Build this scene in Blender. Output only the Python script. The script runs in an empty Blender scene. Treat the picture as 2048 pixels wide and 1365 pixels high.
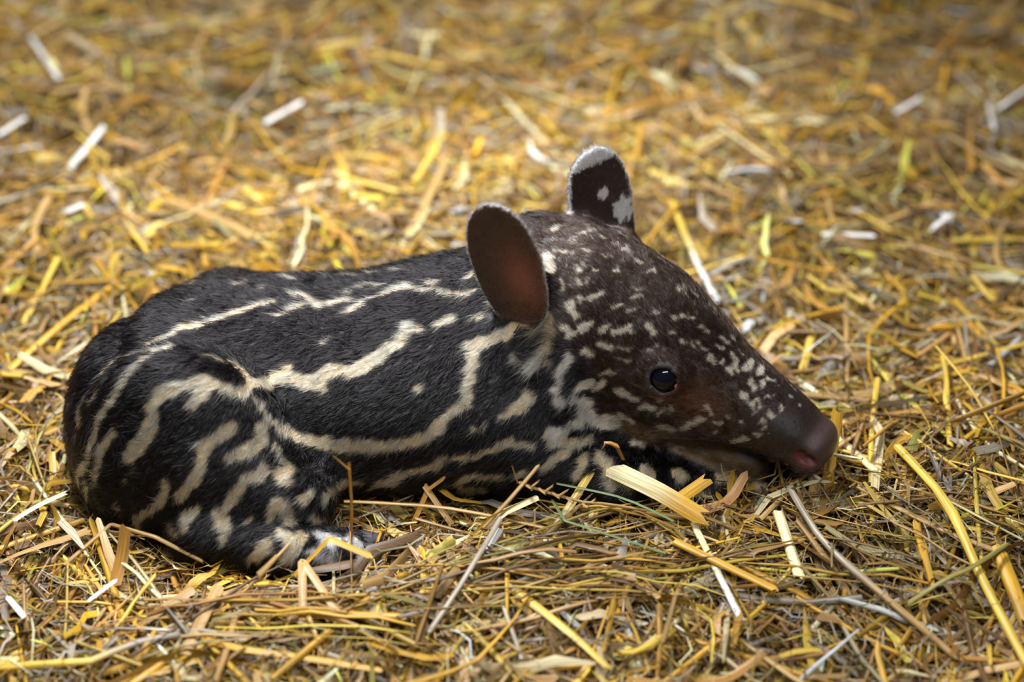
import bpy, math, random
import numpy as np
from mathutils import Vector, Matrix
from mathutils.bvhtree import BVHTree
import mathutils
rng = np.random.default_rng(7); random.seed(7)
SC = bpy.context.scene
COL = SC.collection

# ------------------------------------------------------------ camera
E = math.radians(35); CD = 1.55; FPX = 70/36*2048
TGT = np.array([0, .036, .07])
FWD = np.array([0, math.cos(E), -math.sin(E)]); UP = np.array([0, math.sin(E), math.cos(E)]); RT = np.array([1., 0, 0])
CAM = TGT-CD*FWD
cd = bpy.data.cameras.new('camera'); cam = bpy.data.objects.new('camera', cd); COL.objects.link(cam)
cd.sensor_width = 36; cd.lens = 70; cd.clip_start = .05; cd.clip_end = 60
cam.location = CAM; cam.rotation_euler = (math.pi/2-E, 0, 0)
cd.dof.use_dof = True; cd.dof.focus_distance = 1.455; cd.dof.aperture_fstop = 2.3
SC.camera = cam

# ------------------------------------------------------------ light
w = bpy.data.worlds.new('world'); SC.world = w; w.use_nodes = True
w.node_tree.nodes['Background'].inputs[0].default_value = (.80, .88, 1.0, 1)
w.node_tree.nodes['Background'].inputs[1].default_value = .12
def tube_lamp(name, loc, target, sx, sy, power, color):
    l = bpy.data.lights.new(name, 'AREA'); l.shape = 'RECTANGLE'; l.size = sx; l.size_y = sy; l.energy = power; l.color = color
    o = bpy.data.objects.new(name, l); COL.objects.link(o); o.location = loc
    o.rotation_euler = (Vector(target)-Vector(loc)).to_track_quat('-Z', 'Y').to_euler(); return o
lamp = tube_lamp('hanging_tube_lamp', (-.20, .22, 1.05), (-.16, .20, 0),   .7, .16, 13, (.95, .97, 1.0)); lamp.data.spread = math.radians(112)
tube_lamp('ceiling_tube_lamp', (.25, -1.25, 1.8), (.05, -.10, 0), 1.2, .22, 22, (.95, .97, 1.0))
SC.cycles.max_bounces = 6; SC.cycles.diffuse_bounces = 3; SC.cycles.glossy_bounces = 3; SC.cycles.transmission_bounces = 4; SC.cycles.transparent_max_bounces = 4
SC.view_settings.view_transform = 'Standard'; SC.view_settings.look = 'None'
SC.view_settings.gamma = 1; SC.view_settings.use_curve_mapping = False; SC.view_settings.exposure = -0.05

def s2l(c):
    c = np.asarray(c, float)/255.; return np.where(c <= .04045, c/12.92, ((c+.055)/1.055)**2.4)
def tag(o, label=None, cat=None, group=None, kind=None):
    if label: o['label'] = label
    if cat: o['category'] = cat
    if group: o['group'] = group
    if kind: o['kind'] = kind
    return o
def link(name, data, parent=None, mat=None):
    o = bpy.data.objects.new(name, data); COL.objects.link(o)
    if parent: o.parent = parent
    if mat: data.materials.append(mat)
    return o
def fast_mesh(name, V, F):
    """V (n,3), F (m,k) constant polygon size"""
    me = bpy.data.meshes.new(name); V = np.asarray(V, np.float32); F = np.asarray(F, np.int32); k = F.shape[1]
    me.vertices.add(len(V)); me.vertices.foreach_set('co', V.ravel())
    me.loops.add(F.size); me.loops.foreach_set('vertex_index', F.ravel())
    me.polygons.add(len(F)); me.polygons.foreach_set('loop_start', np.arange(0, F.size, k, dtype=np.int32))
    me.polygons.foreach_set('use_smooth', np.ones(len(F), bool))
    me.update(calc_edges=True); return me
def point_attr(me, name, typ, A):
    a = me.attributes.new(name, typ, 'POINT')
    if typ == 'FLOAT_COLOR':
        B = np.ones((len(A), 4), np.float32); B[:, :3] = A; a.data.foreach_set('color', B.ravel())
    elif typ == 'FLOAT_VECTOR': a.data.foreach_set('vector', np.asarray(A, np.float32).ravel())
    else: a.data.foreach_set('value', np.asarray(A, np.float32))
def node_mat(name):
    m = bpy.data.materials.new(name); m.use_nodes = True; nt = m.node_tree
    return m, nt, nt.nodes['Principled BSDF']
def N(nt, t, **kw):
    n = nt.nodes.new(t)
    for k, v in kw.items(): setattr(n, k, v)
    return n
def vnoise(P, f, seed=0):
    """cheap smooth pseudo noise in -1..1 from sums of sines"""
    r = np.random.default_rng(seed); out = 0
    for i in range(5):
        k = r.normal(size=P.shape[-1])*f*(1+.5*i); out = out+np.sin(P@k+r.uniform(0, 6.28))/(1+.4*i)
    return out/2.2
def gheight(x, y):
    P = np.stack([x, y], -1)
    z = .009*vnoise(P, 9, 1)+.006*vnoise(P, 28, 2)
    z = z+.014*np.exp(-((x-.04)**2/.02+(y+.21)**2/.006))     # straw heaped before the chest
    z = z+.010*np.exp(-((x-.30)**2/.02+(y+.06)**2/.01))
    return z


# ------------------------------------------------------------ floor under the bedding
gx = np.linspace(-2.2, 2.2, 160); gy = np.linspace(-1.6, 3.0, 160); X, Y = np.meshgrid(gx, gy, indexing='ij')
Z = gheight(X, Y)-.012; GV = np.stack([X, Y, Z], -1).reshape(-1, 3); I = np.arange(160*160).reshape(160, 160)
GF = np.stack([I[:-1, :-1], I[1:, :-1], I[1:, 1:], I[:-1, 1:]], -1).reshape(-1, 4)
m_floor, nt, bs = node_mat('trodden_chaff'); tc = N(nt, 'ShaderNodeTexCoord'); n1 = N(nt, 'ShaderNodeTexNoise'); n1.inputs['Scale'].default_value = 160; n1.inputs['Detail'].default_value = 6
cr = N(nt, 'ShaderNodeValToRGB'); cr.color_ramp.elements[0].position = .35; cr.color_ramp.elements[0].color = (*s2l([58, 40, 16]), 1); cr.color_ramp.elements[1].position = .7; cr.color_ramp.elements[1].color = (*s2l([150, 112, 52]), 1)
nt.links.new(tc.outputs['Object'], n1.inputs['Vector']); nt.links.new(n1.outputs['Fac'], cr.inputs[0]); nt.links.new(cr.outputs[0], bs.inputs['Base Color']); bs.inputs['Roughness'].default_value = .8
bp = N(nt, 'ShaderNodeBump'); bp.inputs['Strength'].default_value = .8; bp.inputs['Distance'].default_value = .004; nt.links.new(n1.outputs['Fac'], bp.inputs['Height']); nt.links.new(bp.outputs[0], bs.inputs['Normal'])
floor = link('floor', fast_mesh('floor', GV, GF), None, m_floor); tag(floor, 'trodden layer of chaff under the loose straw', kind='structure')

# ------------------------------------------------------------ implicit-surface tools
def proj(P):
    d=np.asarray(P)-CAM; z=d@FWD
    return np.stack([1024+FPX*(d@RT)/z, 682.5-FPX*(d@UP)/z, z],-1)
def ray(px,py):
    d=FWD+((px-1024)/FPX)*RT+((682.5-py)/FPX)*UP
    return d/np.linalg.norm(d)
def at_y(px,py,Y):
    d=ray(px,py); return CAM+d*(Y-CAM[1])/d[1]
def at_z(px,py,Z):
    d=ray(px,py); return CAM+d*(Z-CAM[2])/d[2]
# ---------- SDF grid
class Grid:
    def __init__(s,lo,hi,h):
        s.lo=np.array(lo,float); s.h=h
        s.n=np.ceil((np.array(hi)-s.lo)/h).astype(int)+1
        s.F=np.full(s.n,.2,np.float32)
        s.ax=[s.lo[i]+h*np.arange(s.n[i]) for i in range(3)]
    def sub(s,lo,hi):
        a=np.clip(np.floor((np.array(lo)-s.lo)/s.h).astype(int),0,s.n-1); b=np.clip(np.ceil((np.array(hi)-s.lo)/s.h).astype(int)+1,1,s.n)
        sl=tuple(slice(a[i],b[i]) for i in range(3))
        P=np.stack(np.meshgrid(*[s.ax[i][sl[i]] for i in range(3)],indexing='ij'),-1)
        return sl,P
    def apply(s,fn,lo,hi,k,mode='u'):
        m=abs(k)*1.3+.02
        sl,P=s.sub(np.array(lo)-m,np.array(hi)+m)
        f=fn(P)
        if fn.norm:
            g=np.gradient(f,s.h); gl=np.sqrt(g[0]**2+g[1]**2+g[2]**2)+1e-6; f=f/np.maximum(gl,1e-3)
            if hasattr(fn,'cap'): f=np.maximum(f,fn.cap(P))
        f=np.clip(f,-.2,.2); A=s.F[sl]
        if mode=='u':
            h=np.maximum(k-np.abs(A-f),0)/k; s.F[sl]=np.minimum(A,f)-h*h*k/4
        else:
            f=-f; h=np.maximum(k-np.abs(A-f),0)/k; s.F[sl]=np.maximum(A,f)+h*h*k/4
def pchip(x,y,t):
    x=np.asarray(x,float); y=np.asarray(y,float); h=np.diff(x); d=np.diff(y)/h
    m=np.zeros_like(y); m[1:-1]=np.where(d[:-1]*d[1:]>0, 2*d[:-1]*d[1:]/np.where(d[:-1]+d[1:]==0,1,d[:-1]+d[1:]),0)
    m[0]=0; m[-1]=0
    t=np.clip(t,x[0],x[-1]); i=np.clip(np.searchsorted(x,t)-1,0,len(h)-1); s=(t-x[i])/h[i]
    return (2*s**3-3*s**2+1)*y[i]+(s**3-2*s**2+s)*h[i]*m[i]+(-2*s**3+3*s**2)*y[i+1]+(s**3-s**2)*h[i]*m[i+1]
def loft(O,R,S,n=2.2,c0=.03,c1=.03):
    """S rows: u, lateral centre, vertical centre, half width, up, down ; R rows = u,v,w axes; rounded caps of length c0, c1"""
    S=np.array(S,float); O=np.array(O,float); R=np.array(R,float)
    def fn(P):
        q=(P-O)@R.T; u,v,w=q[...,0],q[...,1],q[...,2]
        c=[pchip(S[:,0],S[:,i],u) for i in range(1,6)]
        ww=w-c[1]; hh=np.where(ww>0,c[3],c[4])
        e=np.maximum(S[0,0]-u,0)/c0+np.maximum(u-S[-1,0],0)/c1
        return (((np.abs(v-c[0])/c[2])**n+(np.abs(ww)/hh)**n+e**n)**(1/n)-1).astype(np.float32)
    fn.norm=True
    # bounds
    pts=[]
    for r in S:
        for a in(-1,1):
            for b in (r[4],-r[5]):
                for e in (0,-c0 if r is S[0] or r[0]==S[0,0] else (c1 if r[0]==S[-1,0] else 0)): pts.append(O+R.T@np.array([r[0]+e,r[1]+a*r[3],r[2]+b]))
    pts=np.array(pts); fn.b=(pts.min(0),pts.max(0)); return fn
def ell(c,r,R=np.eye(3)):
    c=np.array(c,float); r=np.array(r,float); R=np.array(R,float)
    def fn(P):
        q=((P-c)@R.T)/r; return (np.sqrt((q*q).sum(-1))-1).astype(np.float32)
    fn.norm=True; m=np.abs(R.T)@r; fn.b=(c-m,c+m); return fn
def cone(a,b,ra,rb):
    a=np.array(a,float); b=np.array(b,float); ab=b-a; L=ab@ab
    def fn(P):
        t=np.clip(((P-a)@ab)/L,0,1); d=np.linalg.norm(P-a-t[...,None]*ab,axis=-1)
        return (d-(ra+(rb-ra)*t)).astype(np.float32)
    fn.norm=False; r=max(ra,rb); fn.b=(np.minimum(a,b)-r,np.maximum(a,b)+r); return fn
def rotz(a): c,s=math.cos(a),math.sin(a); return np.array([[c,s,0],[-s,c,0],[0,0,1]])
def unit(v): v=np.array(v,float); return v/np.linalg.norm(v)
def frame(f,up):
    """rows u,v,w with u=f, w ~ up"""
    f=unit(f); v=unit(np.cross(up,f)); w=np.cross(f,v); return np.array([f,v,w])
def ear(O,R,L,th,W,cup,bend):
    """R rows: axis, lateral, concave dir. W: list (t,halfwidth)"""
    W=np.array(W); O=np.array(O,float)
    def fn(P):
        q=(P-O)@R.T; t=q[...,0]/L; s=q[...,1]; c=q[...,2]
        w=pchip(W[:,0],W[:,1],t); cu=cup*(1.0+1.2*np.clip(1-t,0,1))
        d1=np.abs(c-cu*s*s/np.maximum(w,.012)-bend*np.clip(t,0,1)**2*L)-th*(1.25-.45*np.clip(t,0,1))
        d2=np.abs(s)-w; d3=np.maximum(q[...,0]-L,-q[...,0]-.24*L)
        k=.004; a=np.maximum(d2,d3); h=np.maximum(k-np.abs(d1-a),0)/k
        return (np.maximum(d1,a)+h*h*k/4).astype(np.float32)
    fn.norm=False; r=L*1.1; fn.b=(O-r,O+r); return fn
def surface_nets(F,lo,h):
    n=np.array(F.shape); S=F<0
    c=np.zeros(n-1,int)
    for i in(0,1):
        for j in(0,1):
            for k in(0,1): c+=S[i:n[0]-1+i,j:n[1]-1+j,k:n[2]-1+k]
    act=(c>0)&(c<8); idx=np.argwhere(act); vid=np.full(n-1,-1,int); vid[act]=np.arange(len(idx))
    acc=np.zeros((len(idx),3)); cnt=np.zeros(len(idx))
    co=[(i,j,k) for i in(0,1) for j in(0,1) for k in(0,1)]
    for a in co:
        for b in co:
            if sum(np.abs(np.subtract(a,b)))==1 and a<b:
                fa=F[tuple((idx+a).T)]; fb=F[tuple((idx+b).T)]; m=(fa<0)!=(fb<0)
                t=np.where(m,fa/np.where(m,fa-fb,1),0)[:,None]
                p=np.array(a)+t*(np.subtract(b,a)); acc[m]+=p[m]; cnt[m]+=1
    V=lo+h*(idx+acc/cnt[:,None])
    Q=[]
    for ax in range(3):
        o=[i for i in range(3) if i!=ax]
        sl0=[slice(1,n[i]-1) for i in range(3)]; sl0[ax]=slice(0,n[ax]-1); sl1=list(sl0); sl1[ax]=slice(1,n[ax])
        A=S[tuple(sl0)]; B=S[tuple(sl1)]; e=np.argwhere(A!=B)
        off=np.array([1,1,1]); off[ax]=0; e=e+off; ins=S[tuple(e.T)]
        d1=np.zeros(3,int); d1[o[0]]=1; d2=np.zeros(3,int); d2[o[1]]=1
        q=np.stack([vid[tuple((e-d1-d2).T)],vid[tuple((e-d2).T)],vid[tuple(e.T)],vid[tuple((e-d1).T)]],1)
        flip=ins if ax!=1 else ~ins
        q[~flip]=q[~flip][:,::-1]; Q.append(q)
    return V,np.concatenate(Q)
def smooth(V,Q,it,lam=.5):
    E=np.concatenate([Q[:,[0,1]],Q[:,[1,2]],Q[:,[2,3]],Q[:,[3,0]]]); n=len(V)
    deg=np.bincount(E[:,0],minlength=n)+np.bincount(E[:,1],minlength=n)
    for i in range(it):
        for l in (lam,-lam*1.04):
            A=np.stack([np.bincount(E[:,0],V[E[:,1],c],n)+np.bincount(E[:,1],V[E[:,0],c],n) for c in range(3)],1)/deg[:,None]
            V=V+l*(A-V)
    return V
def normals(V,Q):
    fn=np.cross(V[Q[:,2]]-V[Q[:,0]],V[Q[:,3]]-V[Q[:,1]]); N=np.zeros_like(V)
    for c in range(3):
        for j in range(4): N[:,c]+=np.bincount(Q[:,j],fn[:,c],len(V))
    return N/np.maximum(np.linalg.norm(N,axis=1),1e-12)[:,None]

HY=math.radians(25); HP=math.radians(22)
HF=np.array([math.cos(HY)*math.cos(HP),-math.sin(HY)*math.cos(HP),-math.sin(HP)])
HR=frame(HF,[.0,.10,1.0])         # rows: forward, lateral (towards far side), up
if HR[1][1]<0: HR=HR*np.array([[1],[-1],[1]])
HO=np.array([.002,.033,.156])
def hp(u,v,w): return HO+u*HR[0]+v*HR[1]+w*HR[2]
REG={'ear':{},'earf':{}}; EYEC={}; EYER={}; EARW=None
def build(h=.004):
    global EARW
    G=Grid([-.38,-.26,-.03],[.32,.17,.26],h)
    def add(fn,k=.02,mode='u'): G.apply(fn,fn.b[0],fn.b[1],k,mode)
    I=np.eye(3)
    # trunk : x, yc, zc, halfwidth, up, down
    add(loft([0,0,0],I,[
      [-.290,-.006,.044,.060,.046,.055],
      [-.265,-.002,.047,.082,.066,.056],
      [-.22,0,.049,.096,.077,.056],
      [-.15,0,.050,.095,.080,.055],
      [-.06,0,.050,.098,.083,.055],
      [0,.005,.052,.096,.082,.055],
      [.04,.006,.056,.084,.082,.055],
      [.075,.0,.054,.060,.062,.05]],2.3,.040,.04),.03)
    add(ell([-.243,-.012,.045],[.084,.082,.070]),.03)      # rump
    # neck
    add(cone([-.03,.010,.075],hp(.045,0,-.022),.068,.056),.05)
    add(cone([.0,-.02,.055],hp(.07,-.012,-.045),.060,.044),.04)
    # head : u, vc, wc, halfwidth, up, down
    REG['head']=loft(HO,HR,[
      [.02,0,-.018,.047,.053,.053],
      [.04,0,-.018,.054,.062,.062],
      [.07,0,-.020,.058,.074,.068],
      [.11,0,-.020,.056,.074,.066],
      [.15,0,-.018,.048,.062,.054],
      [.19,0,-.012,.039,.042,.040],
      [.225,0,-.006,.030,.030,.028],
      [.250,0,-.003,.0255,.022,.026],
      [.264,0,-.002,.022,.017,.022]],2.1,.035,.016)
    add(REG['head'],.025)
    # lower jaw
    REG['jaw']=cone(hp(.09,0,-.064),hp(.232,0,-.047),.030,.0140); add(REG['jaw'],.006)
    add(ell(hp(.266,0,-.009),[.013,.0215,.019],HR),.008)
    # haunches
    R=rotz(math.radians(-8))
    add(ell([-.235,-.076,.058],[.080,.046,.080],R),.006)
    add(ell([-.256,-.048,.030],[.070,.074,.060],R),.03)
    add(ell([-.215,.050,.036],[.072,.046,.058]),.03)
    for s in (-1,1):
        add(cone([-.225,s*.085,.050],[-.165,s*.102,.036],.046,.036),.02)     # thigh to knee
        add(cone([-.165,s*.102,.032],[-.225,s*.125,.020],.032,.024),.010)      # shank back to hock
        add(cone([-.225,s*.128,.014],[-.160,s*.142,.014],.022,.018),.008)      # metatarsus
        add(cone([-.160,s*.142,.012],[-.118,s*.142,.009],.018,.014),.012)
    # near foreleg folded, far foreleg stretched forward
    add(cone([.02,-.06,.04],[.075,-.075,.026],.038,.026),.02)
    add(cone([.075,-.075,.022],[.14,-.054,.004],.024,.018),.012)
    add(cone([.14,-.054,.002],[.222,-.050,-.003],.017,.012),.012)
    add(cone([.05,.03,.04],[.13,.02,.018],.035,.022),.02)
    # ears
    W=[(-.24,.003),(-.17,.011),(-.08,.018),(0,.0225),(.2,.0265),(.5,.0285),(.72,.026),(.88,.0195),(.96,.012),(1.02,.003)]; EARW=np.array(W)
    for s in(-1,1):
        if s<0: ax=unit([-.050,-.04,.22]); cc=np.array([-.38,-.85,0.1]); L=.096
        else: ax=unit([-.042,.03,.175]); cc=np.array([-.5,.8,0]); L=.088
        la=unit(np.cross(cc,ax)); cc=np.cross(ax,la)
        base=hp(.033 if s<0 else .060,s*(.070 if s<0 else .050),.008 if s<0 else .012)
        add(cone(hp(.040 if s<0 else .06,s*.036,.005),base+ax*.010-cc*.016,.024,.012),.015)
        REG['ear'][s]=(base,np.array([ax,la,cc]),L); REG['earf'][s]=ear(base,np.array([ax,la,cc]),L,.0026,W,.024,-.05); add(REG['earf'][s],.008)
    # eye: lid bulge, socket; nostrils; mouth
    for s in(-1,1):
        ec=np.array([.1475,s*.0455,.0045]); en=unit([.21,s*.94,.28])
        eu=unit(np.array([1,0,-.08])-en*(en@np.array([1,0,-.08]))); ew=np.cross(eu,en)*(-s)
        ER=np.array([eu,ew,en])@HR; c=hp(*ec); n=HR.T@en
        EYEC[s]=c-.0064*n; EYER[s]=ER
        add(ell(c+.001*n-.003*ER[0]*0,[.0185,.0150,.0065],ER),.008)
        add(ell(c-.0035*n,[.0128,.0104,.0135],ER),.0025,'s')
        add(ell(c+ER[0]*.0115-.001*n-ER[1]*.0015,[.0045,.002,.004],ER),.002,'s')
        add(ell(hp(.2665,s*.0225,-.005),[.0095,.0070,.0036],frame(HR[0]-.25*HR[2],HR[2])),.003,'s')
    add(cone(hp(.205,-.034,-.0275),hp(.262,-.022,-.0225),.002,.004),.003,'s')
    add(cone(hp(.205,.034,-.0275),hp(.262,.022,-.0225),.002,.004),.003,'s')
    V,Q=surface_nets(G.F,G.lo,G.h); V=smooth(V,Q,3)
    return V,Q,G

# ------------------------------------------------------------ coat marks of the flank side, as seen points (x, y) with half width; each is cast onto the skin
BODY_MARKS = [
 (7,[(293,695),(352,664),(364,655)]),(7,[(370,655),(402,652),(437,636)]),(8,[(440,638),(469,626),(510,614),(548,604)]),(7,[(551,632),(580,622),(604,611)]),
 (8,[(584,591),(612,592),(632,614),(671,606),(696,601)]),(8,[(692,626),(734,602),(793,578),(810,571),(846,585)]),(4,[(690,588),(729,569),(752,576),(767,569)]),
 (7,[(856,567),(872,568)]),(6,[(863,579),(887,588),(914,588)]),(7,[(927,591),(946,583)]),(7,[(930,558),(948,548)]),
 (6,[(466,571),(490,566)]),(5,[(520,581),(530,575)]),(6,[(562,552),(584,562)]),(5,[(680,552),(710,554)]),(5,[(786,545),(802,544)]),(4,[(640,555),(656,553)]),(4,[(735,549),(756,548)]),
 (9,[(305,603),(349,577),(393,568)]),(4,[(376,608),(388,602)]),
 (8,[(349,694),(305,706),(276,731),(252,758),(238,787),(211,815),(197,840),(191,869),(180,905),(169,938),(158,957)]),
 (5,[(290,705),(258,717),(238,714),(217,734),(204,749)]),(6,[(197,784),(182,808)]),(6,[(170,799),(160,828),(164,852)]),
 (8,[(226,867),(203,898),(193,938),(190,968)]),(5,[(177,965),(174,993),(177,1034)]),(6,[(137,930),(134,944)]),
 (11,[(492,782),(478,790)]),(10,[(482,784),(463,784),(437,772),(416,760),(393,763),(364,774)]),(13,[(364,774),(334,783),(314,798),(305,820),(302,840)]),(16,[(302,845),(293,870),(275,893),(259,914)]),(13,[(410,778),(392,796),(381,809)]),
 (5,[(411,711),(443,723),(462,727)]),(7,[(462,725),(484,743),(501,763)]),
 (13,[(504,766),(534,770),(550,757),(578,752),(600,762),(620,766),(642,757),(660,740)]),(14,[(660,740),(699,745),(734,731),(764,710),(790,693),(806,671)]),(11,[(806,671),(812,652),(835,660)]),(8,[(560,745),(575,733)]),(9,[(625,770),(648,776)]),
 (11,[(874,652),(900,640)]),(5,[(645,687),(654,680)]),(6,[(945,637),(957,633)]),(5,[(979,618),(988,613)]),
 (12,[(936,695),(975,683),(996,674)]),(10,[(1010,672),(1022,656)]),(8,[(1034,656),(1050,654)]),
 (12,[(947,712),(942,734),(937,764)]),(10,[(936,764),(934,808),(904,824),(881,849)]),(13,[(881,852),(855,874),(822,886),(764,894)]),(15,[(764,894),(705,894),(647,887)]),(12,[(647,884),(603,878),(565,862)]),(6,[(565,862),(529,831),(509,796)]),
 (7,[(832,780),(842,773)]),(5,[(940,857),(952,861)]),(5,[(967,855),(971,846)]),(8,[(1028,712),(1032,724)]),(11,[(1069,720),(1062,738)]),(3,[(984,765),(993,757)]),
 (13,[(1058,790),(1046,808),(1027,822)]),(7,[(1027,826),(1003,834)]),
 (9,[(912,919),(951,912),(986,900),(1013,885),(1062,893)]),(11,[(1096,868),(1128,868)]),(9,[(1100,890),(1140,890),(1180,880)]),
 (9,[(766,970),(793,950),(841,941),(873,931),(888,918)]),(10,[(600,1002),(622,991)]),(9,[(645,1002),(669,978),(716,965)]),(8,[(690,1004),(737,981),(760,963)]),(9,[(780,970),(800,950)]),
 (8,[(912,968),(944,952),(1004,955)]),(15,[(930,978),(962,980)]),(10,[(846,994),(866,990)]),(8,[(815,998),(830,988)]),
 (10,[(1132,908),(1106,922),(1084,938)]),(11,[(1166,916),(1158,936),(1150,956)]),(13,[(1198,914),(1214,936),(1219,970)]),(8,[(1030,953),(1046,948)]),
 (17,[(1290,946),(1300,950)]),(14,[(1354,950),(1362,954)]),(12,[(1440,960),(1466,958)]),(10,[(1400,985),(1410,988)]),(12,[(1510,975),(1520,978)]),(12,[(1250,965),(1258,975)]),
 (12,[(465,855),(437,872),(403,898),(403,924),(393,955),(372,981),(362,993)]),(14,[(524,856),(524,880),(496,903),(462,917)]),
 (6,[(548,889),(561,914),(583,942)]),(15,[(562,952),(570,964)]),(13,[(528,940),(520,957),(492,958)]),(11,[(478,978),(458,1007),(440,1025)]),(15,[(436,1034),(450,1058)]),
 (8,[(327,965),(334,986),(313,1013),(274,1037),(276,1060)]),(10,[(393,1020),(367,1036),(366,1060)]),(8,[(341,1053),(350,1075)]),
 (9,[(544,1005),(538,1038)]),(14,[(558,1008),(578,1040)]),(5,[(493,1045),(499,1037)]),(4,[(231,1005),(238,1027)]),(3,[(264,943),(267,938)]),(3,[(247,967),(249,961)]),
 (13,[(560,1068),(572,1076)]),(14,[(532,1092),(510,1117)]),(13,[(602,1076),(586,1100),(572,1122)]),(8,[(440,1078),(450,1084)]),(8,[(440,1130),(466,1132)]),(8,[(620,1040),(650,1042)]),
]
WHITE_MARKS = [(15,[(640,1074),(668,1082)]),(13,[(626,1108),(648,1122)]),(12,[(700,1078),(716,1098)]),(10,[(664,1110),(672,1124)])]
HEAD_MARKS = [
 (9,[(1140,610),(1152,628)]),(5,[(1160,601),(1189,594),(1206,586)]),(9,[(1126,652),(1140,668)]),(8,[(1162,660),(1176,650)]),(6,[(1200,662),(1218,654)]),(6,[(1228,666),(1262,658)]),(3,[(1218,612),(1240,610)]),
 (3,[(1258,620),(1276,616)]),(3,[(1308,626),(1326,618)]),(6,[(1298,648),(1305,666)]),(7,[(1164,704),(1182,710)]),(7,[(1200,690),(1222,697)]),(4,[(1236,696),(1254,701)]),(10,[(1126,732),(1136,716)]),(10,[(1118,742),(1117,764)]),
 (12,[(1108,784),(1120,806)]),(11,[(1156,776),(1180,768)]),(9,[(1192,774),(1204,766)]),(4,[(1204,750),(1216,744)]),(13,[(1148,800),(1174,812)]),(17,[(1168,828),(1186,842)]),(18,[(1196,846),(1222,846)]),(11,[(1140,848),(1158,852)]),
 (11,[(1102,868),(1120,866)]),(7,[(1240,830),(1264,846)]),(8,[(1236,782),(1252,792)]),(6,[(1258,798),(1276,798)]),(8,[(1282,816),(1304,814)]),(5,[(1316,830),(1328,820)]),(4,[(1320,800),(1320,807)]),(4,[(1340,814),(1342,824)]),
 (10,[(1322,854),(1344,860)]),(8,[(1366,858),(1384,848),(1402,838)]),(6,[(1414,816),(1426,828)]),(5,[(1430,846),(1440,848)]),(4,[(1430,862),(1434,866)]),(4,[(1480,842),(1484,850)]),(3,[(1456,830),(1458,834)]),(7,[(1484,786),(1492,796)]),
 (5,[(1502,808),(1506,822)]),(4,[(1516,802),(1518,812)]),(6,[(1503,764),(1506,776)]),(5,[(1536,824),(1546,834)]),(5,[(1522,844),(1530,856)]),(5,[(1536,758),(1546,763)]),(4,[(1522,770),(1528,766)]),(4,[(1536,796),(1546,793)]),
 (3,[(1553,770),(1560,774)]),(2.5,[(1577,788),(1583,794)]),(4,[(1514,868),(1520,873)]),(3,[(1542,868),(1548,872)]),(6,[(1422,716),(1432,722)]),(4,[(1444,722),(1446,729)]),(6,[(1458,735),(1460,748)]),(7,[(1472,728),(1477,740)]),
 (6,[(1463,711),(1468,719)]),(9,[(1494,738),(1502,722)]),(7,[(1516,746),(1526,737)]),(5,[(1434,690),(1444,698)]),(5,[(1408,695),(1416,701)]),(3,[(1462,676),(1470,682)]),(4,[(1440,676),(1454,684)]),(3,[(1382,690),(1394,698)]),
 (3,[(1362,680),(1376,688)]),(4,[(1338,664),(1352,668)]),(3,[(1342,634),(1356,636)]),(4,[(1364,632),(1384,632)]),(4,[(1398,654),(1418,666)]),(3,[(1475,643),(1482,652)]),(3,[(1480,702),(1485,709)]),(3,[(1542,722),(1549,729)]),(2.5,[(1523,707),(1528,712)]),
 (9,[(1466,884),(1488,878)]),(6,[(1262,888),(1290,890)]),(6,[(1338,890),(1360,893)]),(3,[(1402,690),(1394,684)]),(4,[(1560,812),(1564,820)]),(2.5,[(1594,806),(1598,812)]),(2.5,[(1570,758),(1574,763)]),(2.5,[(1586,774),(1589,779)]),
 (4,[(1104,460),(1122,454)]),(4,[(1134,480),(1154,474)]),(4,[(1160,468),(1176,462)]),(4,[(1112,498),(1126,503)]),(3,[(1132,502),(1146,508)]),(3,[(1164,498),(1184,503)]),(4,[(1150,532),(1164,542)]),(3,[(1174,532),(1188,538)]),
 (4,[(1150,560),(1160,566)]),(3,[(1168,566),(1184,560)]),(3,[(1200,510),(1220,514)]),(3,[(1224,540),(1242,538)]),(3,[(1264,578),(1286,574)]),(3,[(1266,596),(1286,592)]),(3,[(1316,516),(1330,526)]),(3,[(1340,532),(1350,542)]),(3,[(1294,540),(1312,542)]),
 (3,[(1382,582),(1394,592)]),(3,[(1400,576),(1410,584)]),(3,[(1354,576),(1370,582)]),(3,[(1240,470),(1256,474)]),(3,[(1200,470),(1214,480)]),(4,[(1122,562),(1126,576)]),(3,[(1240,500),(1256,494)]),(3,[(1270,520),(1284,526)]),(3,[(1420,612),(1430,622)]),(3,[(1436,606),(1446,616)]),
 (4,[(1216,748),(1230,742)]),(3,[(1240,720),(1262,722)]),(3,[(1280,700),(1304,704)]),(3,[(1314,692),(1330,698)]),
]
EAR_MARKS = [(13,[(1092,512),(1098,536)])]          # pale oval on the back of the ear
TAN_MARKS = [(11,[(1052,650),(1076,656)]),(11,[(1092,636),(1098,664)]),(11,[(1093,676),(1085,706)]),(7,[(1083,712),(1090,728)])]

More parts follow.
